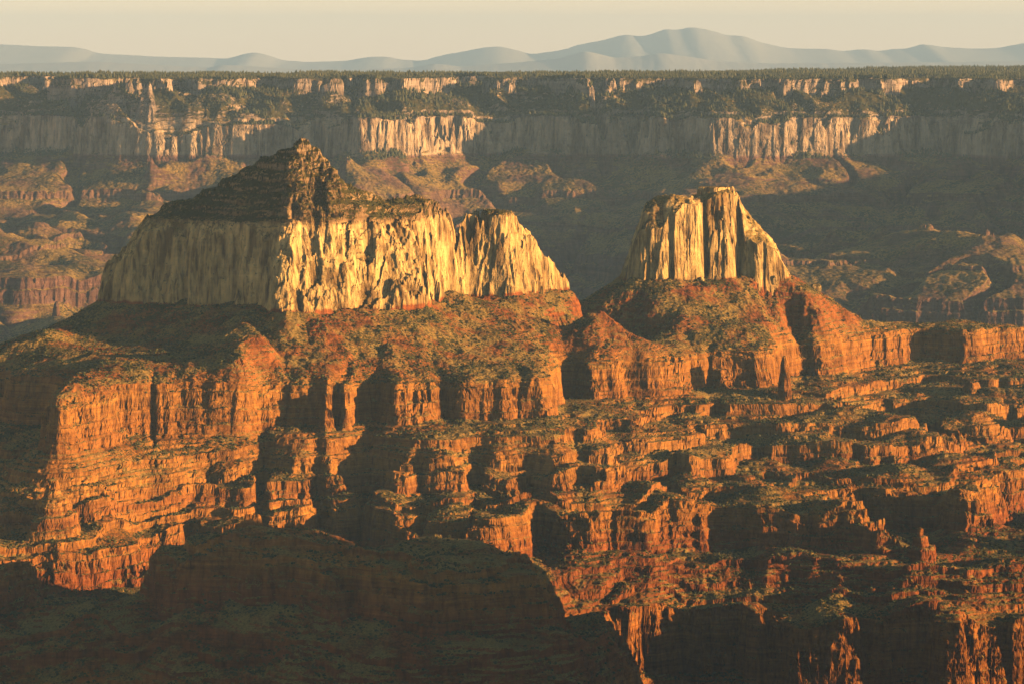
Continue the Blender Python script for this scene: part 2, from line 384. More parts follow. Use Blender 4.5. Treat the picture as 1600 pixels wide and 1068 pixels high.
def butte_left(X, Y):
    d = poly_dist(X, Y, BL)
    f = 14 * (np.abs(gn(X, Y, 95, 110)) - 0.28) + 20 * qz(gn(X, Y, 88, 107), 2.4) + 9 * qz(gn(X, Y, 36, 108), 2.4) + 9 * (0.3 + 1.4 * ss(-.3, .4, gn(X, Y, 120, 109))) * (np.abs(gn(X, Y, 27, 111)) - 0.28) + 3 * (np.abs(gn(X, Y, 12, 112)) - .28) + 3 * qz(gn(X, Y, 15, 106), 2.2) + 1 * gn(X, Y, 5, 113)
    def pl(P):
        b = np.full(X.shape, 1e9)
        for (ax, ay), (bx, by) in zip(P[:-1], P[1:]):
            dx, dy = bx - ax, by - ay
            t = np.clip(((X - ax) * dx + (Y - ay) * dy) / (dx * dx + dy * dy), 0, 1)
            b = np.minimum(b, np.hypot(X - ax - t * dx, Y - ay - t * dy))
        return np.where(d < 0, -b, b)
    lit = ss(-500, -460, X) * ss(-60, -160, X)      # the broken flank leans back
    zw = np.minimum(np.minimum(-629 + (pl(BL[:6]) - f + 4) * 4.2, -629 + (pl(BL[5:9]) - f + 4) * 2.3), -629 + (pl(BL[8:] + BL[:1]) - f + 4) * 4.8)
    top = BLF.s(X, Y) - 62 * np.exp(-np.abs((X + 131 + 4 * gn(X, Y, 40, 103)) / 9) ** 1.4) - 22 * np.exp(-((X + 75) / 5) ** 2)
    rough = 10 * (np.abs(gn(X, Y, 62, 114)) - .28) + 16 * qz(gn(X, Y, 58, 104), 2.6) + 10 * qz(gn(X, Y, 26, 105), 2.6) + 4 * (np.abs(gn(X, Y, 21, 115)) - .28) + 4 * gn(X, Y, 9, 116) + 2 * gn(X, Y, 4.5, 117)
    cap = ss(-412, -392, top)
    t1 = top - rough * np.where(top < -407, 1.0 + 0.6 * lit, 0.42)
    t2 = step_ledges(t1, X, Y, 26, 0.45, 118)
    top = t1 * (1 - 0.5 * cap) + t2 * 0.5 * cap
    return np.minimum(zw, top), top

def blk(px, d): return XY(px, d)
# right butte: stacked blocks (polygon, top height rows at its columns, wall steepness)
BRP = [blk(972, 7935), blk(985, 7868), blk(1010, 7852), blk(1045, 7856), blk(1068, 7862), blk(1095, 7884), blk(1108, 7902), blk(1140, 7912), blk(1152, 7940), blk(1180, 7935), blk(1215, 7950), blk(1233, 7995),
       blk(1228, 8090), blk(1160, 8140), blk(1080, 8150), blk(990, 8120)]
BRT = [(a, b, 8000) for a, b in [(973, 436), (976, 428), (980, 402), (986, 376), (1000, 350), (1003, 324), (1010, 316), (1030, 310), (1045, 308), (1060, 312), (1078, 313), (1088, 304), (1120, 302), (1149, 300), (1156, 308), (1161, 326), (1164, 340),
       (1172, 341), (1180, 345), (1188, 357), (1200, 367), (1212, 383), (1222, 408), (1231, 434)]]
BRT += [(a, b, 8090) for a, b in [(980, 430), (1005, 360), (1040, 318), (1100, 310), (1150, 312), (1172, 348), (1200, 376), (1224, 420)]]
BRT += [(978, 425, 7910), (986, 388, 7897), (996, 364, 7892), (1008, 350, 7887), (1025, 347, 7885), (1036, 348, 7887), (1008, 326, 7903), (1025, 320, 7900), (1041, 315, 7899), (1010, 318, 7930), (1030, 313, 7925), (1060, 313, 7900), (1080, 315, 7912),
        (1098, 316, 7935), (1125, 304, 7940), (1148, 306, 7960), (1160, 372, 7950), (1180, 374, 7955), (1202, 382, 7962), (1216, 398, 7970), (1227, 425, 7985)]
BRF = Field([(XY(a, d)[0], d, ZR(b, d)) for a, b, d in BRT], 200, 760, 7800, 8200, 3.0, nb=0, reg=0.0002, key=2)
BRCAP = ([blk(1090, 7985), blk(1118, 7972), blk(1147, 7988), blk(1149, 8050), blk(1120, 8070), blk(1090, 8050)], 292.5, 8000)
def butte_right(X, Y):
    f = 9 * (np.abs(gn(X, Y, 80, 130)) - 0.26) + 8 * qz(gn(X, Y, 62, 126), 2.4) + 5 * qz(gn(X, Y, 28, 127), 2.4) + 3 * (0.3 + 1.4 * ss(-.3, .4, gn(X, Y, 90, 129))) * (np.abs(gn(X, Y, 22, 131)) - 0.28) + 3 * (np.abs(gn(X, Y, 9, 132)) - .28) + 0.8 * gn(X, Y, 4, 133)
    d = poly_dist(X, Y, BRP)
    pc = X / (K * 7930.) + 800
    for c0, w0, a0 in ((1156, 5, 20), (1101, 3.5, 11), (1046, 4, 10), (1193, 3, 8), (1012, 3, 8), (1128, 2.5, 5)):
        f = f + a0 * np.exp(-((pc + 2.5 * gn(X, Y, 30, 128) - c0) / w0) ** 2)
    rough = 7 * (np.abs(gn(X, Y, 30, 139)) - .28) + 4 * gn(X, Y, 15, 134) + 2 * gn(X, Y, 7, 135)
    z = np.minimum(-600 + (d - f + 3) * 7.0, BRF.s(X, Y) + rough * np.clip(d / 30, 0, 1))
    poly, row, d0 = BRCAP
    d = poly_dist(X, Y, poly)
    f2 = 5 * (np.abs(gn(X, Y, 24, 136)) - .28) + 2.2 * (np.abs(gn(X, Y, 9, 137)) - .28)
    zc = np.minimum(-402 + (d - f2 + 4) * 6, ZR(row, d0) + 0.7 * gn(X, Y, 9, 138))
    return np.maximum(z, zc), zc

# free-standing rock tower by the red cliffs, and the small pinnacle on the lower bench
TOWER = ([XY(1217, 7450), XY(1226, 7438), XY(1234, 7448), XY(1235, 7478), XY(1226, 7490), XY(1217, 7478)], ZR(556, 7460), ZR(606, 7460))
PINN = [([XY(1412, 6535), XY(1440, 6500), XY(1462, 6512), XY(1464, 6560), XY(1440, 6580)], ZR(853, 6530)),
        ([XY(1419, 6535), XY(1440, 6512), XY(1452, 6520), XY(1455, 6550), XY(1440, 6565)], ZR(838, 6530)),
        ([XY(1424, 6535), XY(1438, 6520), XY(1447, 6526), XY(1447, 6545), XY(1436, 6555)], ZR(825, 6530))]
def spires(X, Y):
    f = 2.2 * (np.abs(gn(X, Y, 12, 150)) - .28) + 1.3 * gn(X, Y, 5, 151)
    d = poly_dist(X, Y, TOWER[0])
    zt = np.minimum(TOWER[2] - 6 + (d - f + 1.5) * 9, TOWER[1] + gn(X, Y, 6, 152))
    zp = np.full(X.shape, -3000.0)
    for poly, top in PINN:
        d = poly_dist(X, Y, poly)
        zp = np.maximum(zp, np.minimum(-1075 + (d - f + 3) * 7.0, top + 2.5 * gn(X, Y, 7, 153)))
    return zt, zp

def near_eval(X, Y):
    z, s2 = terrain(X, Y)
    zs = z - z_off(X, Y)
    idm = np.zeros(X.shape, np.int8)
    def apply(box, fn):
        m = (X > box[0]) & (X < box[1]) & (Y > box[2]) & (Y < box[3])
        if m.any():
            fn(m)
    def apron(x, y, poly, zz, foot=-577):
        d = poly_dist(x, y, poly)
        ap = (foot + np.minimum(d, 0) * 0.60 + np.clip(d, 0, 30) * .3 + 7 * gn(x, y, 60, 160) + 3.5 * gn(x, y, 20, 161) + 1.5 * gn(x, y, 8, 162))
        return zz + np.maximum(ap - zz, 0) * ss(-700, -640, zz)
    def f_left(m):
        b, top = butte_left(X[m], Y[m]); zz = apron(X[m], Y[m], BL, z[m], -594); w = b > zz
        i = idm[m]; i[w] = np.where(b[w] > -404 + 5 * gn(X[m][w], Y[m][w], 60, 119), 2, 1); idm[m] = i
        z[m] = np.maximum(b, zz); t = np.maximum(zs[m], np.minimum(zz, -584)); t[w] = np.maximum(b[w] + 12, -574); zs[m] = t
    def f_right(m):
        b, cp = butte_right(X[m], Y[m]); zz = apron(X[m], Y[m], BRP, z[m]); w = b > zz
        i = idm[m]; i[w] = np.where((cp >= b - 0.01)[w] & (b[w] > -392), 4, 3); idm[m] = i
        z[m] = np.maximum(b, zz); t = np.maximum(zs[m], np.minimum(zz, -584)); t[w] = np.clip(b[w], -574, -402); zs[m] = t
    def f_sp(m):
        a, b = spires(X[m], Y[m]); zz = z[m]
        i = idm[m]; i[b > zz] = 6; i[a > zz] = 5; idm[m] = i
        z[m] = np.maximum(np.maximum(a, b), zz); zs[m] = np.maximum(zs[m], np.maximum(a, b))
    apply((-1350, 420, 6600, 8000), f_left)
    apply((50, 900, 7600, 8400), f_right)
    apply((560, 960, 6450, 7550), f_sp)
    return z, zs, idm

# ------------------------------------------------------------------ grids
def sample_rows(fn, cols, y0, y1, n_coarse, n_out, base_w, sm):
    """for each column a smooth, denser-where-visible set of depths"""
    nc = max(40, len(cols) // 4)
    cc = np.linspace(cols[0], cols[-1], nc)
    yy = np.linspace(y0, y1, n_coarse)
    C, YY = np.meshgrid(cc, yy, indexing='ij')
    z = fn((C - 800) * K * YY, YY)[0]
    row = -z / YY / K
    dr = -np.diff(row, axis=1)
    top = np.minimum.accumulate(row, axis=1)
    hid = (row > top + 3)[:, 1:]
    w = base_w + np.clip(dr, 0, None)
    w[hid] = base_w * 0.6 + 0.1 * np.clip(dr[hid], 0, None)
    w = blur(blur(w, 3, 1), sm, 0)
    cdf = np.concatenate([np.zeros((nc, 1)), np.cumsum(w, axis=1)], axis=1)
    cdf /= cdf[:, -1:]
    t = np.linspace(0, 1, n_out)
    out = np.array([np.interp(t, cdf[i], yy) for i in range(nc)])
    f = (cols - cc[0]) / (cc[1] - cc[0]); i = np.clip(f.astype(int), 0, nc - 2); f = (f - i)[:, None]
    return out[i] * (1 - f) + out[i + 1] * f

def normals(X, Y, Z):
    def g(A): return np.gradient(A, axis=0), np.gradient(A, axis=1)
    xa, xb = g(X); ya, yb = g(Y); za, zb = g(Z)
    nx = ya * zb - za * yb; ny = za * xb - xa * zb; nz = xa * yb - ya * xb
    l = np.sqrt(nx * nx + ny * ny + nz * nz) + 1e-9
    sgn = np.sign(nz); sgn[sgn == 0] = 1
    return nx / l * sgn, ny / l * sgn, nz / l * sgn

def mesh_from(name, V, Fq, mat, attrs=None, smooth=False):
    me = bpy.data.meshes.new(name)
    n = len(V); k = Fq.shape[1]
    me.vertices.add(n); me.vertices.foreach_set("co", np.ascontiguousarray(V, F).ravel())
    me.loops.add(len(Fq) * k); me.polygons.add(len(Fq))
    me.loops.foreach_set("vertex_index", np.ascontiguousarray(Fq, np.int32).ravel())
    me.polygons.foreach_set("loop_start", np.arange(0, len(Fq) * k, k, dtype=np.int32))
    me.update(calc_edges=True)
    for an, av in (attrs or {}).items():
        a = me.attributes.new(an, 'FLOAT', 'POINT'); a.data.foreach_set("value", np.ascontiguousarray(av, F))
    me.polygons.foreach_set("use_smooth", np.full(len(Fq), smooth))
    me.materials.append(mat)
    o = bpy.data.objects.new(name, me)
    sc.collection.objects.link(o)
    return o

def tag(o, label, cat, kind=None, group=None):
    o["label"] = label; o["category"] = cat
    if kind: o["kind"] = kind
    if group: o["group"] = group
    return o

def grid_faces(nx, ny):
    i = np.arange(nx * ny, dtype=np.int32).reshape(nx, ny)
    return np.stack([i[:-1, :-1], i[1:, :-1], i[1:, 1:], i[:-1, 1:]], -1).reshape(-1, 4)

# ------------------------------------------------------------------ materials
def nodes(name):
    m = bpy.data.materials.new(name); m.use_nodes = True
    nt = m.node_tree
    b = nt.nodes["Principled BSDF"]
    b.inputs["Roughness"].default_value = 0.95
    b.inputs["Specular IOR Level"].default_value = 0.05
    return m, nt, b

def N(nt, t, **kw):
    n = nt.nodes.new(t)
    for k, v in kw.items(): setattr(n, k, v)
    return n

def ramp(nt, stops, interp='LINEAR'):
    r = N(nt, "ShaderNodeValToRGB"); cr = r.color_ramp; cr.interpolation = interp
    while len(cr.elements) < len(stops): cr.elements.new(0.5)
    for e, (p, c) in zip(cr.elements, stops):
        e.position = p; e.color = (*c, 1) if len(c) == 3 else c
    return r

def mixc(nt, fac, a, b, mode='MIX'):
    m = N(nt, "ShaderNodeMix", data_type='RGBA', blend_type=mode)
    for sock, v in ((m.inputs[0], fac), (m.inputs[6], a), (m.inputs[7], b)):
        if hasattr(v, "is_output"): nt.links.new(v, sock)
        elif isinstance(v, (int, float)): sock.default_value = v
        else: sock.default_value = (*v, 1)
    return m.outputs[2]

def math_(nt, op, a, b=None, c=None, clamp=False):
    m = N(nt, "ShaderNodeMath", operation=op, use_clamp=clamp)
    for s, v in zip(m.inputs, (a, b, c)):
        if v is None: continue
        if hasattr(v, "is_output"): nt.links.new(v, s)
        else: s.default_value = v
    return m.outputs[0]

def mapr(nt, v, a, b, c=0.0, d=1.0):
    m = N(nt, "ShaderNodeMapRange", interpolation_type='SMOOTHSTEP')
    nt.links.new(v, m.inputs[0])
    for i, x in enumerate((a, b, c, d)): m.inputs[1 + i].default_value = x
    return m.outputs[0]

def noise(nt, vec, scale, detail=3, rough=0.6, sc3=None):
    if sc3:
        mp = N(nt, "ShaderNodeVectorMath", operation='MULTIPLY'); mp.inputs[1].default_value = sc3
        nt.links.new(vec, mp.inputs[0]); vec = mp.outputs[0]
    n = N(nt, "ShaderNodeTexNoise"); n.inputs["Scale"].default_value = scale
    n.inputs["Detail"].default_value = detail; n.inputs["Roughness"].default_value = rough
    nt.links.new(vec, n.inputs["Vector"])
    return n.outputs["Fac"]

def rock_material(name, far=1.0, veg_amt=1.0):
    m, nt, b = nodes(name)
    ge = N(nt, "ShaderNodeNewGeometry")
    pos = ge.outputs["Position"]
    at = N(nt, "ShaderNodeAttribute", attribute_name="bed")
    bed = at.outputs["Fac"]
    sn = N(nt, "ShaderNodeSeparateXYZ"); nt.links.new(ge.outputs["True Normal"], sn.inputs[0])
    nz = math_(nt, 'ABSOLUTE', sn.outputs["Z"])
    # bed colours by height
    wob = math_(nt, 'MULTIPLY_ADD', noise(nt, pos, 0.008 / far, 2), 16.0, -8.0)
    t = mapr(nt, math_(nt, 'ADD', bed, wob), -1420, -160)
    lin = N(nt, "ShaderNodeMapRange"); nt.links.new(math_(nt, 'ADD', bed, wob), lin.inputs[0])
    lin.inputs[1].default_value = -1420; lin.inputs[2].default_value = -160
    t = lin.outputs[0]
    p = lambda z: (z + 1420) / 1260.0
    r = ramp(nt, [(p(-1400), (.30, .10, .026)), (p(-1130), (.40, .15, .028)), (p(-1110), (.27, .085, .02)), (p(-1030), (.30, .09, .022)), (p(-955), (.43, .18, .032)),
                  (p(-930), (.32, .115, .024)), (p(-890), (.44, .19, .036)), (p(-805), (.36, .14, .027)), (p(-728), (.42, .18, .033)), (p(-700), (.34, .12, .025)),
                  (p(-600), (.31, .09, .021)), (p(-583), (.33, .10, .025)), (p(-576), (.58, .37, .13)), (p(-480), (.68, .45, .165)), (p(-395), (.66, .43, .165)), (p(-385), (.30, .18, .08)),
                  (p(-300), (.34, .21, .10)), (p(-170), (.42, .28, .15))])
    nt.links.new(t, r.inputs[0])
    col = r.outputs[0]
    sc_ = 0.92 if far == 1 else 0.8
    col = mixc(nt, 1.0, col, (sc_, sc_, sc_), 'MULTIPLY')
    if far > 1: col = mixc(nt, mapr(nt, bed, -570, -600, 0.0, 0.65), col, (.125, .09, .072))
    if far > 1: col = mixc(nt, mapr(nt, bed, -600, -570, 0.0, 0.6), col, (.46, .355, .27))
    # thin bedding bands
    band = noise(nt, pos, 1.0, 4, 0.7, sc3=(0.004 / far, 0.004 / far, 0.16 / far))
    coc = math_(nt, 'MULTIPLY', mapr(nt, bed, -590, -570), mapr(nt, bed, -375, -395))
    col = mixc(nt, math_(nt, 'MULTIPLY_ADD', coc, -0.75, 1.0), col, ramp_out(nt, band, [(0.3, (.66, .6, .56)), (0.5, (1, 1, 1)), (0.62, (1.15, 1.17, 1.17)), (0.72, (1.5, 1.6, 1.7))]), 'MULTIPLY')
    # streaks and varnish down the cliffs
    st = noise(nt, pos, 1.0, 4, 0.65, sc3=(0.09 / far, 0.09 / far, 0.011 / far))
    col = mixc(nt, math_(nt, 'MULTIPLY_ADD', coc, 0.4, 0.5), col, ramp_out(nt, st, [(0.36, (.34, .30, .27)), (0.5, (1, 1, 1)), (0.66, (1.3, 1.28, 1.2))]), 'MULTIPLY')
    st2 = noise(nt, pos, 1.0, 3, 0.6, sc3=(0.03 / far, 0.03 / far, 0.006 / far))
    col = mixc(nt, math_(nt, 'MULTIPLY_ADD', coc, 0.5, 0.35), col, ramp_out(nt, st2, [(0.38, (.34, .29, .25)), (0.48, (.95, .93, .9)), (0.62, (1.28, 1.25, 1.17))]), 'MULTIPLY')
    bl = noise(nt, pos, 0.05 / far, 4, 0.7)
    col = mixc(nt, 0.8, col, ramp_out(nt, bl, [(0.3, (.72, .7, .68)), (0.5, (1, 1, 1)), (0.7, (1.15, 1.12, 1.08))]), 'MULTIPLY')
    # rubble on gentler ground
    slope = mapr(nt, math_(nt, 'ADD', nz, math_(nt, 'MULTIPLY_ADD', noise(nt, pos, 0.06 / far, 3), 0.3, -0.15)), 0.42, 0.60)
    red = noise(nt, pos, 0.012 / far, 3, 0.6)
    rub = mixc(nt, mapr(nt, red, 0.42, 0.62), (.31, .195, .05), col)
    rubn = noise(nt, pos, 0.22 / far, 4, 0.7)
    rub = mixc(nt, 1.0, rub, ramp_out(nt, rubn, [(0.34, (.45, .45, .42)), (0.52, (.95, .95, .9)), (0.66, (1.3, 1.25, 1.15))]), 'MULTIPLY')
    col = mixc(nt, slope, col, rub)
    # scrub: small dark green dots and patches
    dens = noise(nt, pos, 0.014 / far, 3, 0.6)
    dens = math_(nt, 'MULTIPLY_ADD', mapr(nt, bed, -395, -375), 0.20, dens)
    clump = noise(nt, pos, 0.17 / far, 5, 0.72)
    dot = mapr(nt, math_(nt, 'MULTIPLY_ADD', dens, 0.75, clump), 0.90, 0.96)
    veg = math_(nt, 'MULTIPLY', math_(nt, 'MULTIPLY', dot, mapr(nt, math_(nt, 'MULTIPLY_ADD', mapr(nt, bed, -392, -380), 0.28, nz), 0.40 if far == 1 else 0.38, 0.54 if far == 1 else 0.58)), veg_amt, clamp=True)
    gcol = mixc(nt, noise(nt, pos, 0.1 / far, 2), (.03, .032, .010), (.10, .075, .017))
    col = mixc(nt, veg, col, gcol)
    nt.links.new(col, b.inputs["Base Color"])
    # relief
    h1 = noise(nt, pos, 1.0, 5, 0.65, sc3=(0.16 / far, 0.16 / far, 0.3 / far))
    bp = N(nt, "ShaderNodeBump"); bp.inputs["Strength"].default_value = 0.8; bp.inputs["Distance"].default_value = 3.5 * far
    nt.links.new(h1, bp.inputs["Height"]); nt.links.new(bp.outputs[0], b.inputs["Normal"])
    return m

def ramp_out(nt, v, stops):
    r = ramp(nt, stops); nt.links.new(v, r.inputs[0]); return r.outputs[0]

M_NEAR = rock_material("canyon_rock")
M_RIDGE = rock_material("ridge_rock", veg_amt=0.18)
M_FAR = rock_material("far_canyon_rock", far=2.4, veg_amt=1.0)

def leaf_material(name, a, b_):
    m, nt, b = nodes(name)
    oi = N(nt, "ShaderNodeNewGeometry")
    c = mixc(nt, oi.outputs["Random Per Island"], a, b_)
    nt.links.new(c, b.inputs["Base Color"])
    return m
M_SHRUB = leaf_material("shrub_leaves", (.035, .045, .014), (.12, .11, .035))
M_PINE = leaf_material("pine_needles", (.05, .06, .022), (.13, .12, .05))
M_BARK, _nt, _b = nodes("shrub_bark"); _b.inputs["Base Color"].default_value = (.10, .07, .045, 1)

# ------------------------------------------------------------------ near massif
NX, NY = int(1360 * Q), int(1500 * Q)
cols = np.linspace(-160, 1760, NX)
YG = sample_rows(near_eval, cols, 4500, 9100, 1500, NY, 0.10, 4)
XG = (cols[:, None] - 800) * K * YG
ZG, BED, IDM = near_eval(XG, YG)
nx_, ny_, nz_ = normals(XG, YG, ZG)
steep = ss(0.75, 0.45, np.abs(nz_))
coco = ((IDM == 1) | (IDM == 3)) * 1.0
dsp = steep * (1 - 0.55 * coco) * (2.6 * vn3(XG / 22, YG / 22, ZG / 6 + 9) + 1.5 * vn3(XG / 9, YG / 9, ZG / 3.2) + 2.4 * vn3(XG / 130, YG / 130, ZG / 5.5 + 30) * (1 - coco))
pad = np.ones_like(dsp)
PX_, PY_, PZ_ = XG + nx_ * dsp, YG + ny_ * dsp, ZG + nz_ * dsp
nx_, ny_, nz_ = normals(PX_, PY_, PZ_)
V = np.stack([PX_, PY_, PZ_], -1).reshape(-1, 3)
FQ = grid_faces(NX, NY)
# the near ridge is its own landform: everything in front of the valley line
vl_px = np.array([-160, 60, 90, 190, 300, 500, 700, 790, 860, 905, 955, 1000, 1080, 1200, 1760])
vl_d = np.array([5980, 5990, 6020, 6090, 6200, 6240, 6210, 6160, 6160, 6130, 6120, 6080, 6020, 5950, 5950])
fore = YG < np.interp(cols, vl_px, vl_d)[:, None]
IDM[fore & (IDM == 0)] = 7
fid = IDM.reshape(-1)[FQ[:, 0]]
beds = BED.reshape(-1)
def piece(name, i, parent=None, origin=None, mat=None):
    f = FQ[fid == i]
    u, inv = np.unique(f, return_inverse=True)
    v = V[u]
    o = mesh_from(name, v if origin is None else v - np.array(origin), inv.reshape(-1, 4), mat or M_NEAR, {"bed": beds[u]})
    if parent is not None: o.parent = parent
    elif origin is not None: o.location = origin
    return o
def empty(name, loc):
    o = bpy.data.objects.new(name, None); o.location = loc; sc.collection.objects.link(o); return o
tag(piece("canyon_terrain", 0), "red terraced canyon slopes of cliff bands and scrubby talus below the two buttes", "canyon slope", "structure")
tag(piece("ridge_terrain", 7, mat=M_RIDGE), "dark shaded near ridge with stepped red ledges across the bottom left", "ridge", "structure")
org = (-400., 7100., -600.)
bl = tag(empty("sandstone_butte", org), "largest pale butte with a pointed scrubby summit, half in shade and half sunlit", "butte")
piece("cliff", 1, bl, org); piece("summit_cap", 2, bl, org)
org = (500., 8000., -600.)
br = tag(empty("sandstone_butte", org), "smaller flat-topped sunlit butte with sheer pale cliffs and a square cap", "butte")
piece("cliff", 3, br, org); piece("cap_rock", 4, br, org)
tag(piece("rock_tower", 5, None, (620., 7300., -760.)), "slim red rock tower standing free at the end of a cliff", "rock tower")
tag(piece("rock_pinnacle", 6, None, (830., 6530., -1060.)), "small jagged red pinnacle on the saddle beside the lower mesa", "pinnacle")

# ------------------------------------------------------------------ far canyon wall
FSTR = [("K", -185., 55., 3), ("T", -362., 18., 1), ("C", -390., 185., 1), ("E", -765., 34., 3), ("W", -912., 18., 1), ("R", -1020., 110., 2), ("B", -1250., 40., 1)]
fz = [-185.0]; ks2 = [0.0]; kz2 = [0.0]
FR = {a[0]: a[1] for a in FSTR}
acc = 0.0; prev = -185.0
ks2, kz2 = [100.0], [-4.0]
for nme, rim, drop, _ in FSTR:
    acc += prev - rim
    ks2.append(-rim); kz2.append(acc); prev = rim - drop
ks2.append(1700.); kz2.append(acc + 160)
ks2 = np.array(ks2); kz2 = np.array(kz2)
FPROF = {nme: make_profile(k, 50 + i) for i, (nme, _, _, k) in enumerate(FSTR)}
FTR = {
"K": [(-150, 17400), (0, 17500), (100, 17500), (170, 17100), (190, 17300), (235, 16950), (275, 17100), (300, 17200), (345, 17050), (370, 17300), (430, 17100), (520, 17050), (540, 17500), (575, 17400), (590, 17100), (650, 17150), (690, 17500),
      (780, 17500), (900, 17250), (950, 17250), (1020, 17400), (1090, 17000), (1140, 17050), (1200, 17100), (1300, 17100), (1400, 17200), (1500, 17300), (1560, 17050), (1620, 16950), (1740, 16900)],
}
fp = []
for px, d in FTR["K"]:
    x, y = XY(px, d); fp.append((x, y, 185.)); 
    x, y = XY(px, d + 350); fp.append((x, y, 150.))
    x, y = XY(px, d + 1600); fp.append((x, y, 140.))
def ft(nme, L):
    for t in L:
        d = t[2] if len(t) > 2 else DZ(t[1], FR[nme])
        x, y = XY(t[0], d); fp.append((x, y, -FR[nme]))
CB = lambda row: DZ(row, -575.)
ft("C", [(px, 0, CB(row) + 40) for px, row in [(-150, 236), (0, 236), (60, 232), (100, 230), (140, 238), (200, 236), (236, 243), (285, 238), (370, 241), (430, 238), (500, 240), (535, 247), (556, 243), (565, 236), (600, 238), (650, 238), (660, 235), (710, 234), (722, 230),
      (800, 235), (900, 236), (1000, 239), (1030, 242), (1100, 239), (1200, 235), (1300, 234), (1400, 233), (1436, 231), (1446, 238), (1500, 240), (1600, 239), (1740, 240)]])
ft("E", [(-150, 330), (0, 330), (60, 320), (130, 310), (205, 318), (230, 300), (300, 300), (400, 305), (500, 300), (560, 290), (700, 300), (800, 300), (900, 305), (1000, 300), (1100, 310),
         (1195, 345), (1300, 342), (1380, 342), (1450, 346), (1480, 352), (1540, 355), (1600, 354), (1740, 352)])
ft("W", [(-150, 385), (0, 380), (100, 360), (190, 350), (300, 345), (500, 350), (700, 350), (900, 350), (1100, 360), (1215, 412), (1280, 410), (1300, 413), (1400, 410), (1600, 408), (1740, 408)])
ft("R", [(-150, 400), (-40, 398), (20, 397), (28, 410), (40, 440), (90, 448), (155, 449), (230, 440), (270, 420), (400, 400), (600, 395), (800, 390), (900, 388), (960, 395), (1100, 420), (1200, 436), (1300, 434), (1450, 434), (1600, 436), (1740, 440)])
ft("B", [(-150, 560), (0, 540), (150, 530), (400, 520), (700, 500), (950, 470), (1100, 490), (1200, 500), (1400, 500), (1740, 500)])
# bays and spurs of the lower slopes
for px, row, d in [(235, 262, 16700), (215, 290, 16300), (190, 330, 15900), (130, 400, 15200), (60, 300, 16500), (140, 280, 16700), (330, 300, 16500), (1300, 300, 16300), (1400, 290, 16500)]:
    x, y = XY(px, d); fp.append((x, y, -ZR(row, d)))
for px in range(-150, 1800, 150):
    x, y = XY(px, 11500); fp.append((x, y, 1500.))
FF = Field(fp, -3400, 3600, 10900, 19500, 40.0, nb=0)
def far_eval(X, Y):
    s = FF.s(X, Y); g = np.clip(FF.grad(X, Y), 0.16, 1.2)
    wx = X + 40 * gn(X, Y, 260, 201); wy = Y + 40 * gn(X, Y, 260, 202)
    up = ss(600, 420, s)
    n = (14 + 166 * up) * (np.abs(gn(wx, wy, 430, 203)) - .28) + (16 + 87 * up) * (np.abs(gn(wx, wy, 190, 204)) - .28) + (10 + 20 * up) * (np.abs(gn(wx, wy, 85, 205)) - .28) + 13 * (np.abs(gn(X, Y, 38, 206)) - .28) + 5 * gn(X, Y, 17, 207)
    damp = 1 - 0.72 * ss(60, 0, np.abs(s - 420) - 20)
    s2 = s + np.clip(g, .16, .9) * n * damp
    z = -185 - np.interp(s2, ks2, kz2)
    for i, (nme, rim, drop, k) in enumerate(FSTR):
        u = (s2 + rim) / g + (14 if i < 3 else 5) * gn(X, Y, 60, 220 + i) + (6 if i < 3 else 3) * gn(X, Y, 24, 240 + i)
        if nme == "C": u = u - 18 * np.abs(gn(X, Y, 46, 260)) - 8 * np.abs(gn(X, Y, 20, 261))
        dr = drop
        if nme == "K": dr = 44 + 90 * ss(.20, .02, np.abs(gn(wx, wy, 430, 203))) * ss(-.35, .2, gn(X, Y, 700, 280)) + 40 * ss(0, .5, gn(X, Y, 300, 281))
        px, pz = FPROF[nme]
        z = z - dr * np.interp(u / (0.28 * dr + 4), px, pz)
    z = z + 6 * gn(wx, wy, 90, 270) + 3 * gn(X, Y, 32, 271)
    return z, z, None
NX2, NY2 = int(1200 * Q), int(900 * Q)
cols2 = np.linspace(-150, 1750, NX2)
YG2 = sample_rows(far_eval, cols2, 11500, 19000, 900, NY2, 0.08, 4)
XG2 = (cols2[:, None] - 800) * K * YG2
ZG2, BED2, _ = far_eval(XG2, YG2)
a_, b_, nz2 = normals(XG2, YG2, ZG2)
d2 = ss(.8, .45, np.abs(nz2)) * (4 * vn3(XG2 / 50, YG2 / 50, ZG2 / 11) + 2.5 * vn3(XG2 / 20, YG2 / 20, ZG2 / 6))
V2 = np.stack([XG2 + a_ * d2, YG2 + b_ * d2, ZG2 + nz2 * d2], -1).reshape(-1, 3)
FQ2 = grid_faces(NX2, NY2)
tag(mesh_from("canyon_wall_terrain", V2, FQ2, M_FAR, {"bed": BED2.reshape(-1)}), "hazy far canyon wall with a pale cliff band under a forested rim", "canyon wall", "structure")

# ------------------------------------------------------------------ plateau, canyon floor, mountains
def sheet(name, x0, x1, y0, y1, nx, ny, zf, mat, bed=None):
    gx, gy = np.meshgrid(np.linspace(x0, x1, nx), np.linspace(y0, y1, ny), indexing='ij')
    z = zf(gx, gy)
    v = np.stack([gx, gy, z], -1).reshape(-1, 3)
    return mesh_from(name, v, grid_faces(nx, ny), mat, {"bed": (z if bed is None else np.full(z.shape, bed)).reshape(-1)}, smooth=True)

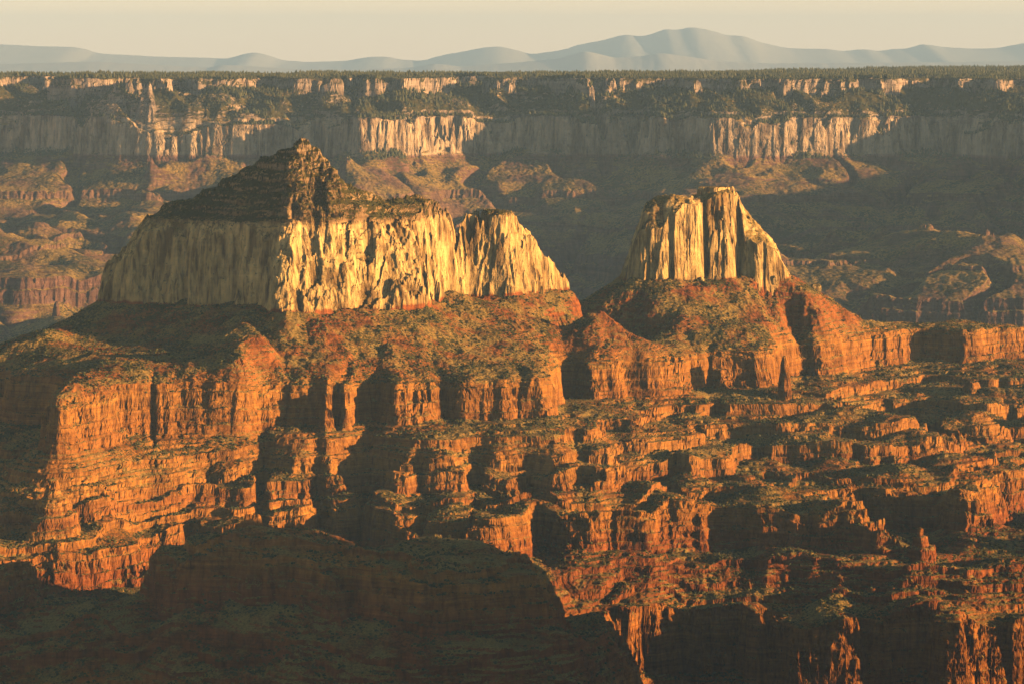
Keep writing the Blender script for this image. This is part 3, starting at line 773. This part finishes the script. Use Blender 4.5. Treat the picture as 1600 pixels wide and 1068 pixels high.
def skyline_row(px):
    return np.interp(px, [-400, 0, 250, 560, 700, 1050, 1300, 1600, 2000], [120, 119.5, 118.5, 113.5, 112.5, 112, 109, 105.5, 103])
def plateau_z(X, Y):
    px = X / (K * Y) + 800
    ze = ZR(skyline_row(px), 25000.0)             # height of the far edge
    zn = -180.0
    t = np.clip((Y - 18600) / (25000 - 18600), 0, 1)
    z = zn * (1 - t) + ze * t + 10 * gn(X, Y, 1400, 300) * t * (1 - t) * 2
    return z - np.clip(Y - 25000, 0, None) * 0.03
M_PLAT, nt_, b_p = nodes("forest_floor")
ge = N(nt_, "ShaderNodeNewGeometry")
nt_.links.new(ramp_out(nt_, noise(nt_, ge.outputs["Position"], 0.01, 4), [(.35, (.05, .055, .025)), (.6, (.12, .10, .05)), (.75, (.2, .15, .08))]), b_p.inputs["Base Color"])
tag(sheet("plateau_ground", -7500, 7500, 18600, 42000, 160, 160, plateau_z, M_PLAT), "flat forested plateau stretching away behind the far canyon rim", "plateau", "structure")
tag(sheet("canyon_floor_ground", -9000, 9000, -3000, 12500, 60, 60, lambda X, Y: -1475 + 6 * gn(X, Y, 900, 301), M_NEAR, bed=-1300), "canyon bottom far below the buttes, hidden behind the ridges", "canyon floor", "structure")

M_MTN, nt_, b_m = nodes("mountain_rock")
ge = N(nt_, "ShaderNodeNewGeometry")
nt_.links.new(ramp_out(nt_, noise(nt_, ge.outputs["Position"], 0.0015, 5), [(.3, (.36, .35, .29)), (.7, (.40, .38, .31))]), b_m.inputs["Base Color"])
def range_mesh(name, prof, dist, depth, base_row, label, seed):
    xs = np.array([p[0] for p in prof], float); rows = np.array([p[1] for p in prof], float)
    nx, ny = 700, 60
    px = np.linspace(xs[0], xs[-1], nx); t = np.linspace(-1, 1, ny)
    PXX, T = np.meshgrid(px, t, indexing='ij')
    crest = ZR(np.interp(px, xs, rows), dist)
    crest = blur(crest, 2, 0)  
    base = ZR(base_row, dist) - 600
    Yv = dist + T * depth
    X = (PXX - 800) * K * dist
    n = 0.10 * gn(X, Yv, 6000, seed + 1)
    h = np.clip(1 - np.abs(T) ** 1.15 * (1 + n), 0, 1)
    Z = base + (crest[:, None] - base) * h
    Z = Z + (7 * gn(PXX * 11, T * 900, 130, seed) + 6 * gn(PXX * 11, T * 900, 48, seed + 5))
    v = np.stack([X, Yv, Z], -1).reshape(-1, 3)
    return tag(mesh_from(name, v, grid_faces(nx, ny), M_MTN, smooth=True), label, "mountain range", "structure")
range_mesh("mountain_range_hills", [(-300, 74), (-100, 70), (0, 69), (60, 72), (115, 73), (135, 77), (150, 83), (200, 86), (260, 89), (320, 90), (355, 92), (375, 86), (397, 81), (415, 85), (440, 94), (480, 97), (540, 95), (575, 89), (605, 88), (625, 93),
    (660, 95), (690, 86), (720, 81), (755, 74), (780, 72), (800, 76), (830, 85), (850, 82), (880, 78), (905, 69), (930, 65), (945, 62), (960, 57), (980, 53), (997, 57), (1020, 53), (1038, 44), (1058, 47), (1080, 41), (1100, 45), (1115, 48), (1135, 55),
    (1160, 55), (1185, 65), (1205, 70), (1230, 75), (1260, 76), (1290, 76), (1320, 80), (1350, 76), (1370, 80), (1400, 76), (1420, 76), (1440, 68), (1470, 73), (1520, 76), (1560, 75), (1600, 67), (1700, 62), (1900, 66)], 104000., 14000., 118,
    "pale blue distant mountains with a broad central peak on the horizon", 310)
range_mesh("mountain_foothills", [(-300, 100), (0, 100), (150, 96), (330, 106), (345, 101), (370, 102), (460, 108), (560, 109), (640, 106), (680, 99), (720, 104), (800, 98), (870, 92), (915, 79), (960, 90), (1000, 88), (1030, 82), (1060, 86), (1120, 95), (1200, 99), (1350, 98), (1500, 97), (1650, 94), (1900, 94)], 84000., 8000., 122,
    "low pale foothills in front of the distant mountains", 320)

# ------------------------------------------------------------------ unseen rim added right of frame, outline shaped to shade the foreground
def caster_z(X, Y):
    top = np.interp(Y, [2500, 3500, 5200, 5337, 5470, 5560, 5680, 5850, 5950], [-560, -530, -530, -575, -708, -750, -880, -1090, -1350])
    d = X - (0.2 * Y + 15) - 25 * np.abs(gn(X, Y, 90, 330))
    return np.minimum(np.minimum(-1470 + np.clip(d, 0, None) * 3.2, top + 12 * gn(X, Y, 120, 331)), -1470 + np.clip(3000 - X, 0, None) * 1.2)
tag(sheet("shade_rim_terrain", 500, 3050, 2400, 6150, 260, 380, caster_z, M_NEAR), "unseen red canyon rim added beyond the right edge to shade the near ridge", "canyon rim", "structure")

def caster_spur_z(X, Y):  # second unseen landform, added to put the lower far slopes in shadow
    d = X - (0.2 * Y + 160) - 90 * np.abs(gn(X, Y, 420, 335)) - 40 * np.abs(gn(X, Y, 160, 336))
    e = np.minimum(Y - 12900, 17300 - Y)
    return np.minimum(np.minimum(-1470 + np.clip(d, 0, None) * 2.2, -365 + 25 * gn(X, Y, 500, 337)), -1470 + np.clip(np.minimum(e, 6400 - X), 0, None) * 1.6)
tag(sheet("shade_spur_terrain", 2600, 6500, 12800, 17400, 240, 300, caster_spur_z, M_FAR), "broad unseen canyon spur added beyond the right edge to shade the foot of the far wall", "canyon spur", "structure")

# ------------------------------------------------------------------ shrubs and trees
def ico():
    t = (1 + 5 ** .5) / 2
    v = np.array([(-1, t, 0), (1, t, 0), (-1, -t, 0), (1, -t, 0), (0, -1, t), (0, 1, t), (0, -1, -t), (0, 1, -t), (t, 0, -1), (t, 0, 1), (-t, 0, -1), (-t, 0, 1)], float)
    v /= np.linalg.norm(v[0])
    f = np.array([(0, 11, 5), (0, 5, 1), (0, 1, 7), (0, 7, 10), (0, 10, 11), (1, 5, 9), (5, 11, 4), (11, 10, 2), (10, 7, 6), (7, 1, 8), (3, 9, 4), (3, 4, 2), (3, 2, 6), (3, 6, 8), (3, 8, 9), (4, 9, 5), (2, 4, 11), (6, 2, 10), (8, 6, 7), (9, 8, 1)])
    return v, f
IV, IF = ico()
def blobs(name, P, S, mat, tall=0.8):
    n = len(P)
    a = rng.random(n) * 6.283
    v = np.repeat(IV[None], n, 0) * (0.72 + 0.56 * rng.random((n, 12, 1)))
    ca, sa = np.cos(a)[:, None], np.sin(a)[:, None]
    x = v[:, :, 0] * ca - v[:, :, 1] * sa; y = v[:, :, 0] * sa + v[:, :, 1] * ca
    v = np.stack([x, y, v[:, :, 2] * tall + 0.45 * tall], -1) * S[:, None, None] + P[:, None, :]
    f = (IF[None] + 12 * np.arange(n)[:, None, None]).reshape(-1, 3)
    return mesh_from(name, v.reshape(-1, 3), f, mat)

# candidate sites: visible gentle ground of the near massif
rowg = LV - PZ_ / PY_ / K
hidden = rowg > np.minimum.accumulate(np.where(True, rowg, rowg)[:, ::-1], axis=1)[:, ::-1] * 0 + 1e9
vis = np.ones_like(rowg, bool)
mn = np.minimum.accumulate(rowg, axis=1)           # from near to far: visible if higher (smaller row) than everything nearer
vis[:, 1:] = rowg[:, 1:] < mn[:, :-1] + 1.5
clus = gn(PX_, PY_, 70, 400) + 0.6 * gn(PX_, PY_, 26, 401)
wgt = vis * ss(0.62, 0.8, np.abs(nz_)) * ss(-0.45, 0.5, clus) * ((IDM == 0) | (IDM == 2) | (IDM == 7))
wgt *= np.where(IDM == 2, 1.6, 1.0) * np.where(ZG < -1300, 0, 1)
area = np.abs(np.gradient(YG, axis=1)) * (YG * K * (cols[1] - cols[0]))
wgt = (wgt * np.sqrt(area)).ravel()
cand = rng.choice(len(wgt), size=38000, replace=False, p=wgt / wgt.sum())
SP = V[cand].copy(); SS = 0.9 + 2.6 * rng.random(len(cand)) ** 2.6
pxs = SP[:, 0] / (K * SP[:, 1]) + 800; rws = LV - SP[:, 2] / SP[:, 1] / K
inside = (pxs > 8) & (pxs < 1592) & (rws < 1055)
app = np.where(inside, SS / SP[:, 1], 0)
big = np.argsort(-app)[:300]
rest = np.setdiff1d(np.arange(len(cand)), big)
tag(blobs("shrub_cover", SP[rest], SS[rest], M_SHRUB), "scattered dark green junipers and scrub dotting the canyon slopes", "shrubs", "stuff")

def shrub_proto(i):
    r = np.random.default_rng(70 + i)
    vs, fs = [], []
    for k in range(14):
        a = r.random() * 6.283; q = r.random() ** .5 * 0.75
        c = np.array([q * math.cos(a), q * math.sin(a), 0.45 + 0.75 * r.random() * (1 - 0.5 * q)])
        v = IV * (0.28 + 0.2 * r.random()) * (0.7 + 0.6 * r.random((12, 1))) + c
        fs.append(IF + 12 * k); vs.append(v)
    me_o = mesh_from("crown", np.concatenate(vs), np.concatenate(fs), M_SHRUB)
    n = 6; ang = np.arange(n) * 6.283 / n
    b0 = np.stack([0.10 * np.cos(ang), 0.10 * np.sin(ang), np.full(n, -0.4)], -1); b1 = np.stack([0.06 * np.cos(ang), 0.06 * np.sin(ang), np.full(n, 0.7)], -1)
    f = np.array([(j, (j + 1) % n, n + (j + 1) % n, n + j) for j in range(n)])
    tr = mesh_from("trunk", np.concatenate([b0, b1]), f, M_BARK)
    return me_o, tr
protos = [shrub_proto(i) for i in range(5)]
def where_label(x, y, z, px, row):
    if row > 810 and y < 6050: return ("dark juniper bush on the shaded near ridge", "junipers on the shaded near ridge")
    if z > -400: return ("juniper bush on the summit slopes of the largest butte", "junipers on the summit of the largest butte")
    if z > -705: return ("juniper bush on the red talus slope beneath the pale cliffs", "junipers on the talus beneath the pale cliffs")
    if px < 560: return ("juniper bush on the sunlit ledges of the left spur", "junipers on the ledges of the left spur")
    if z > -960: return ("juniper bush on a ledge between the upper red cliffs", "junipers on the upper red ledges")
    return ("juniper bush on the lower slope above the big red cliff", "junipers on the lower slope")
used = set()
for j, q in enumerate(big):
    x, y, z = SP[q]
    lab, grp = where_label(x, y, z, pxs[q], rws[q])
    e = empty("juniper_shrub", (x, y, z)); s = SS[q]
    e.scale = (s, s, s * (0.85 + 0.3 * rng.random())); e.rotation_euler = (0, 0, rng.random() * 6.28)
    tag(e, lab, "shrub", None, grp)
    k = j % 5
    for p_ in protos[k]:
        c = p_ if k not in used else p_.copy()
        if k in used: sc.collection.objects.link(c)
        c.parent = e
    used.add(k)

# conifers of the far rim and the wooded slopes below it
def cones(name, P, H, mat):
    n = len(P); k = 6
    ang = np.arange(k) * 6.283 / k
    a = ang[None] + rng.random((n, 1)) * 6.28
    rad = (0.24 + 0.1 * rng.random((n, k)))
    ring = np.stack([np.cos(a) * rad, np.sin(a) * rad, np.full((n, k), 0.12) + 0.08 * rng.random((n, k))], -1)
    mid = np.stack([np.cos(a + .5) * rad * .62, np.sin(a + .5) * rad * .62, np.full((n, k), 0.52)], -1)
    tip = np.zeros((n, 1, 3)); tip[:, :, 2] = 1
    v = np.concatenate([ring, mid, tip], 1) * H[:, None, None] + P[:, None, :]
    f = []
    for i in range(k):
        j = (i + 1) % k
        f += [(i, j, k + j), (i, k + j, k + i), (k + i, k + j, 2 * k)]
    f = (np.array(f)[None] + (2 * k + 1) * np.arange(n)[:, None, None]).reshape(-1, 3)
    return mesh_from(name, v.reshape(-1, 3), f, mat)
mn2 = np.minimum.accumulate(-V2[:, 2].reshape(NX2, NY2) / YG2, axis=1)
r2 = -ZG2 / YG2
vis2 = np.ones_like(r2, bool); vis2[:, 1:] = r2[:, 1:] < mn2[:, :-1] + 3e-4
w2 = vis2 * ss(.62, .8, np.abs(nz2)) * ((ZG2 > -600) * (0.5 + ss(-300, -170, ZG2) * 0.5)) * ss(-.5, .4, gn(XG2, YG2, 300, 410) + 0.3)
w2[(YG2 > 17300) & (ZG2 > -175)] *= 1.0
w2 = w2.ravel()
c2 = rng.choice(len(w2), size=17000, replace=False, p=w2 / w2.sum())
P1 = V2[c2]
nP = 42000
yy = 17200 + (25400 - 17200) * rng.random(nP); xx = (rng.random(nP) * 1900 - 150 - 800) * K * yy
zz = np.where(yy > 18700, plateau_z(xx, yy), far_eval(xx, np.minimum(yy, 18990))[0])
ok = (zz > -192) & (gn(xx, yy, 700, 416) + 0.5 * gn(xx, yy, 240, 417) > -0.38)
P2 = np.stack([xx, yy, zz], -1)[ok]
PP = np.concatenate([P1, P2]); HH = 11 + 12 * rng.random(len(PP))
HH *= 0.7 + 0.8 * ss(-.4, .5, gn(PP[:, 0], PP[:, 1], 420, 415))
tag(cones("rim_forest", PP, HH, M_PINE), "dark conifer forest along the far rim and the wooded slopes below it", "forest", "stuff")

# boulders fallen from the pale cliffs of the right butte
def boulder(px, row, d, size, seed, label):
    r = np.random.default_rng(seed)
    v, f = IV.copy(), IF.copy()
    for _ in range(2):
        m = {}; v = list(v); nf = []
        def mid(a, b):
            k_ = (min(a, b), max(a, b))
            if k_ not in m:
                p_ = (np.array(v[a]) + v[b]) / 2; v.append(p_ / np.linalg.norm(p_)); m[k_] = len(v) - 1
            return m[k_]
        for a, b, c in f:
            ab, bc, ca = mid(a, b), mid(b, c), mid(c, a)
            nf += [(a, ab, ca), (b, bc, ab), (c, ca, bc), (ab, bc, ca)]
        v, f = np.array(v), np.array(nf)
    n = 1 + 0.28 * vn3(v[:, 0] * 1.6 + seed * 3, v[:, 1] * 1.6 + 7, v[:, 2] * 1.6) + 0.12 * vn3(v[:, 0] * 4 + seed, v[:, 1] * 4, v[:, 2] * 4)
    v = v * n[:, None]
    v = np.clip(v, -0.85, 0.85) * np.array(size)
    x, y = XY(px, d)
    z = float(near_eval(np.array([x]), np.array([y]))[0][0])
    o = mesh_from("boulder", v, f, M_NEAR, {"bed": np.full(len(v), -500.)})
    o.location = (x, y, z + size[2] * 0.35)
    tag(o, label, "boulder")
boulder(1275, 456, 8040, (15, 14, 17), 1, "big rounded pale boulder on the skyline right of the smaller butte")
boulder(1131, 448, 7930, (9, 9, 13), 2, "leaning pale slab of rock just below the smaller butte")
boulder(1096, 446, 7880, (8, 8, 7), 3, "pale boulder at the foot of the smaller butte, left of the leaning slab")
boulder(1210, 462, 7950, (7, 7, 13), 4, "upright pale block in the gully under the right end of the smaller butte")

# ------------------------------------------------------------------ haze
HX, HY0, HY1, HZ0, HZ1 = 26000., -3500., 122000., -3300., 1100.
hv = np.array([(x, y, z) for x in (-HX, HX) for y in (HY0, HY1) for z in (HZ0, HZ1)])
hf = np.array([(0, 1, 3, 2), (4, 6, 7, 5), (0, 4, 5, 1), (2, 3, 7, 6), (0, 2, 6, 4), (1, 5, 7, 3)])
hm = bpy.data.materials.new("haze"); hm.use_nodes = True
hn = hm.node_tree; hn.nodes.remove(hn.nodes["Principled BSDF"])
pv = hn.nodes.new("ShaderNodeVolumePrincipled")
pv.inputs["Color"].default_value = (.44, .70, .96, 1)
pv.inputs["Density"].default_value = 1.15e-5
pv.inputs["Anisotropy"].default_value = 0.0
hn.links.new(pv.outputs[0], hn.nodes["Material Output"].inputs["Volume"])
tag(mesh_from("haze", hv, hf, hm), "pale blue evening haze filling the canyon air", "haze", "stuff")
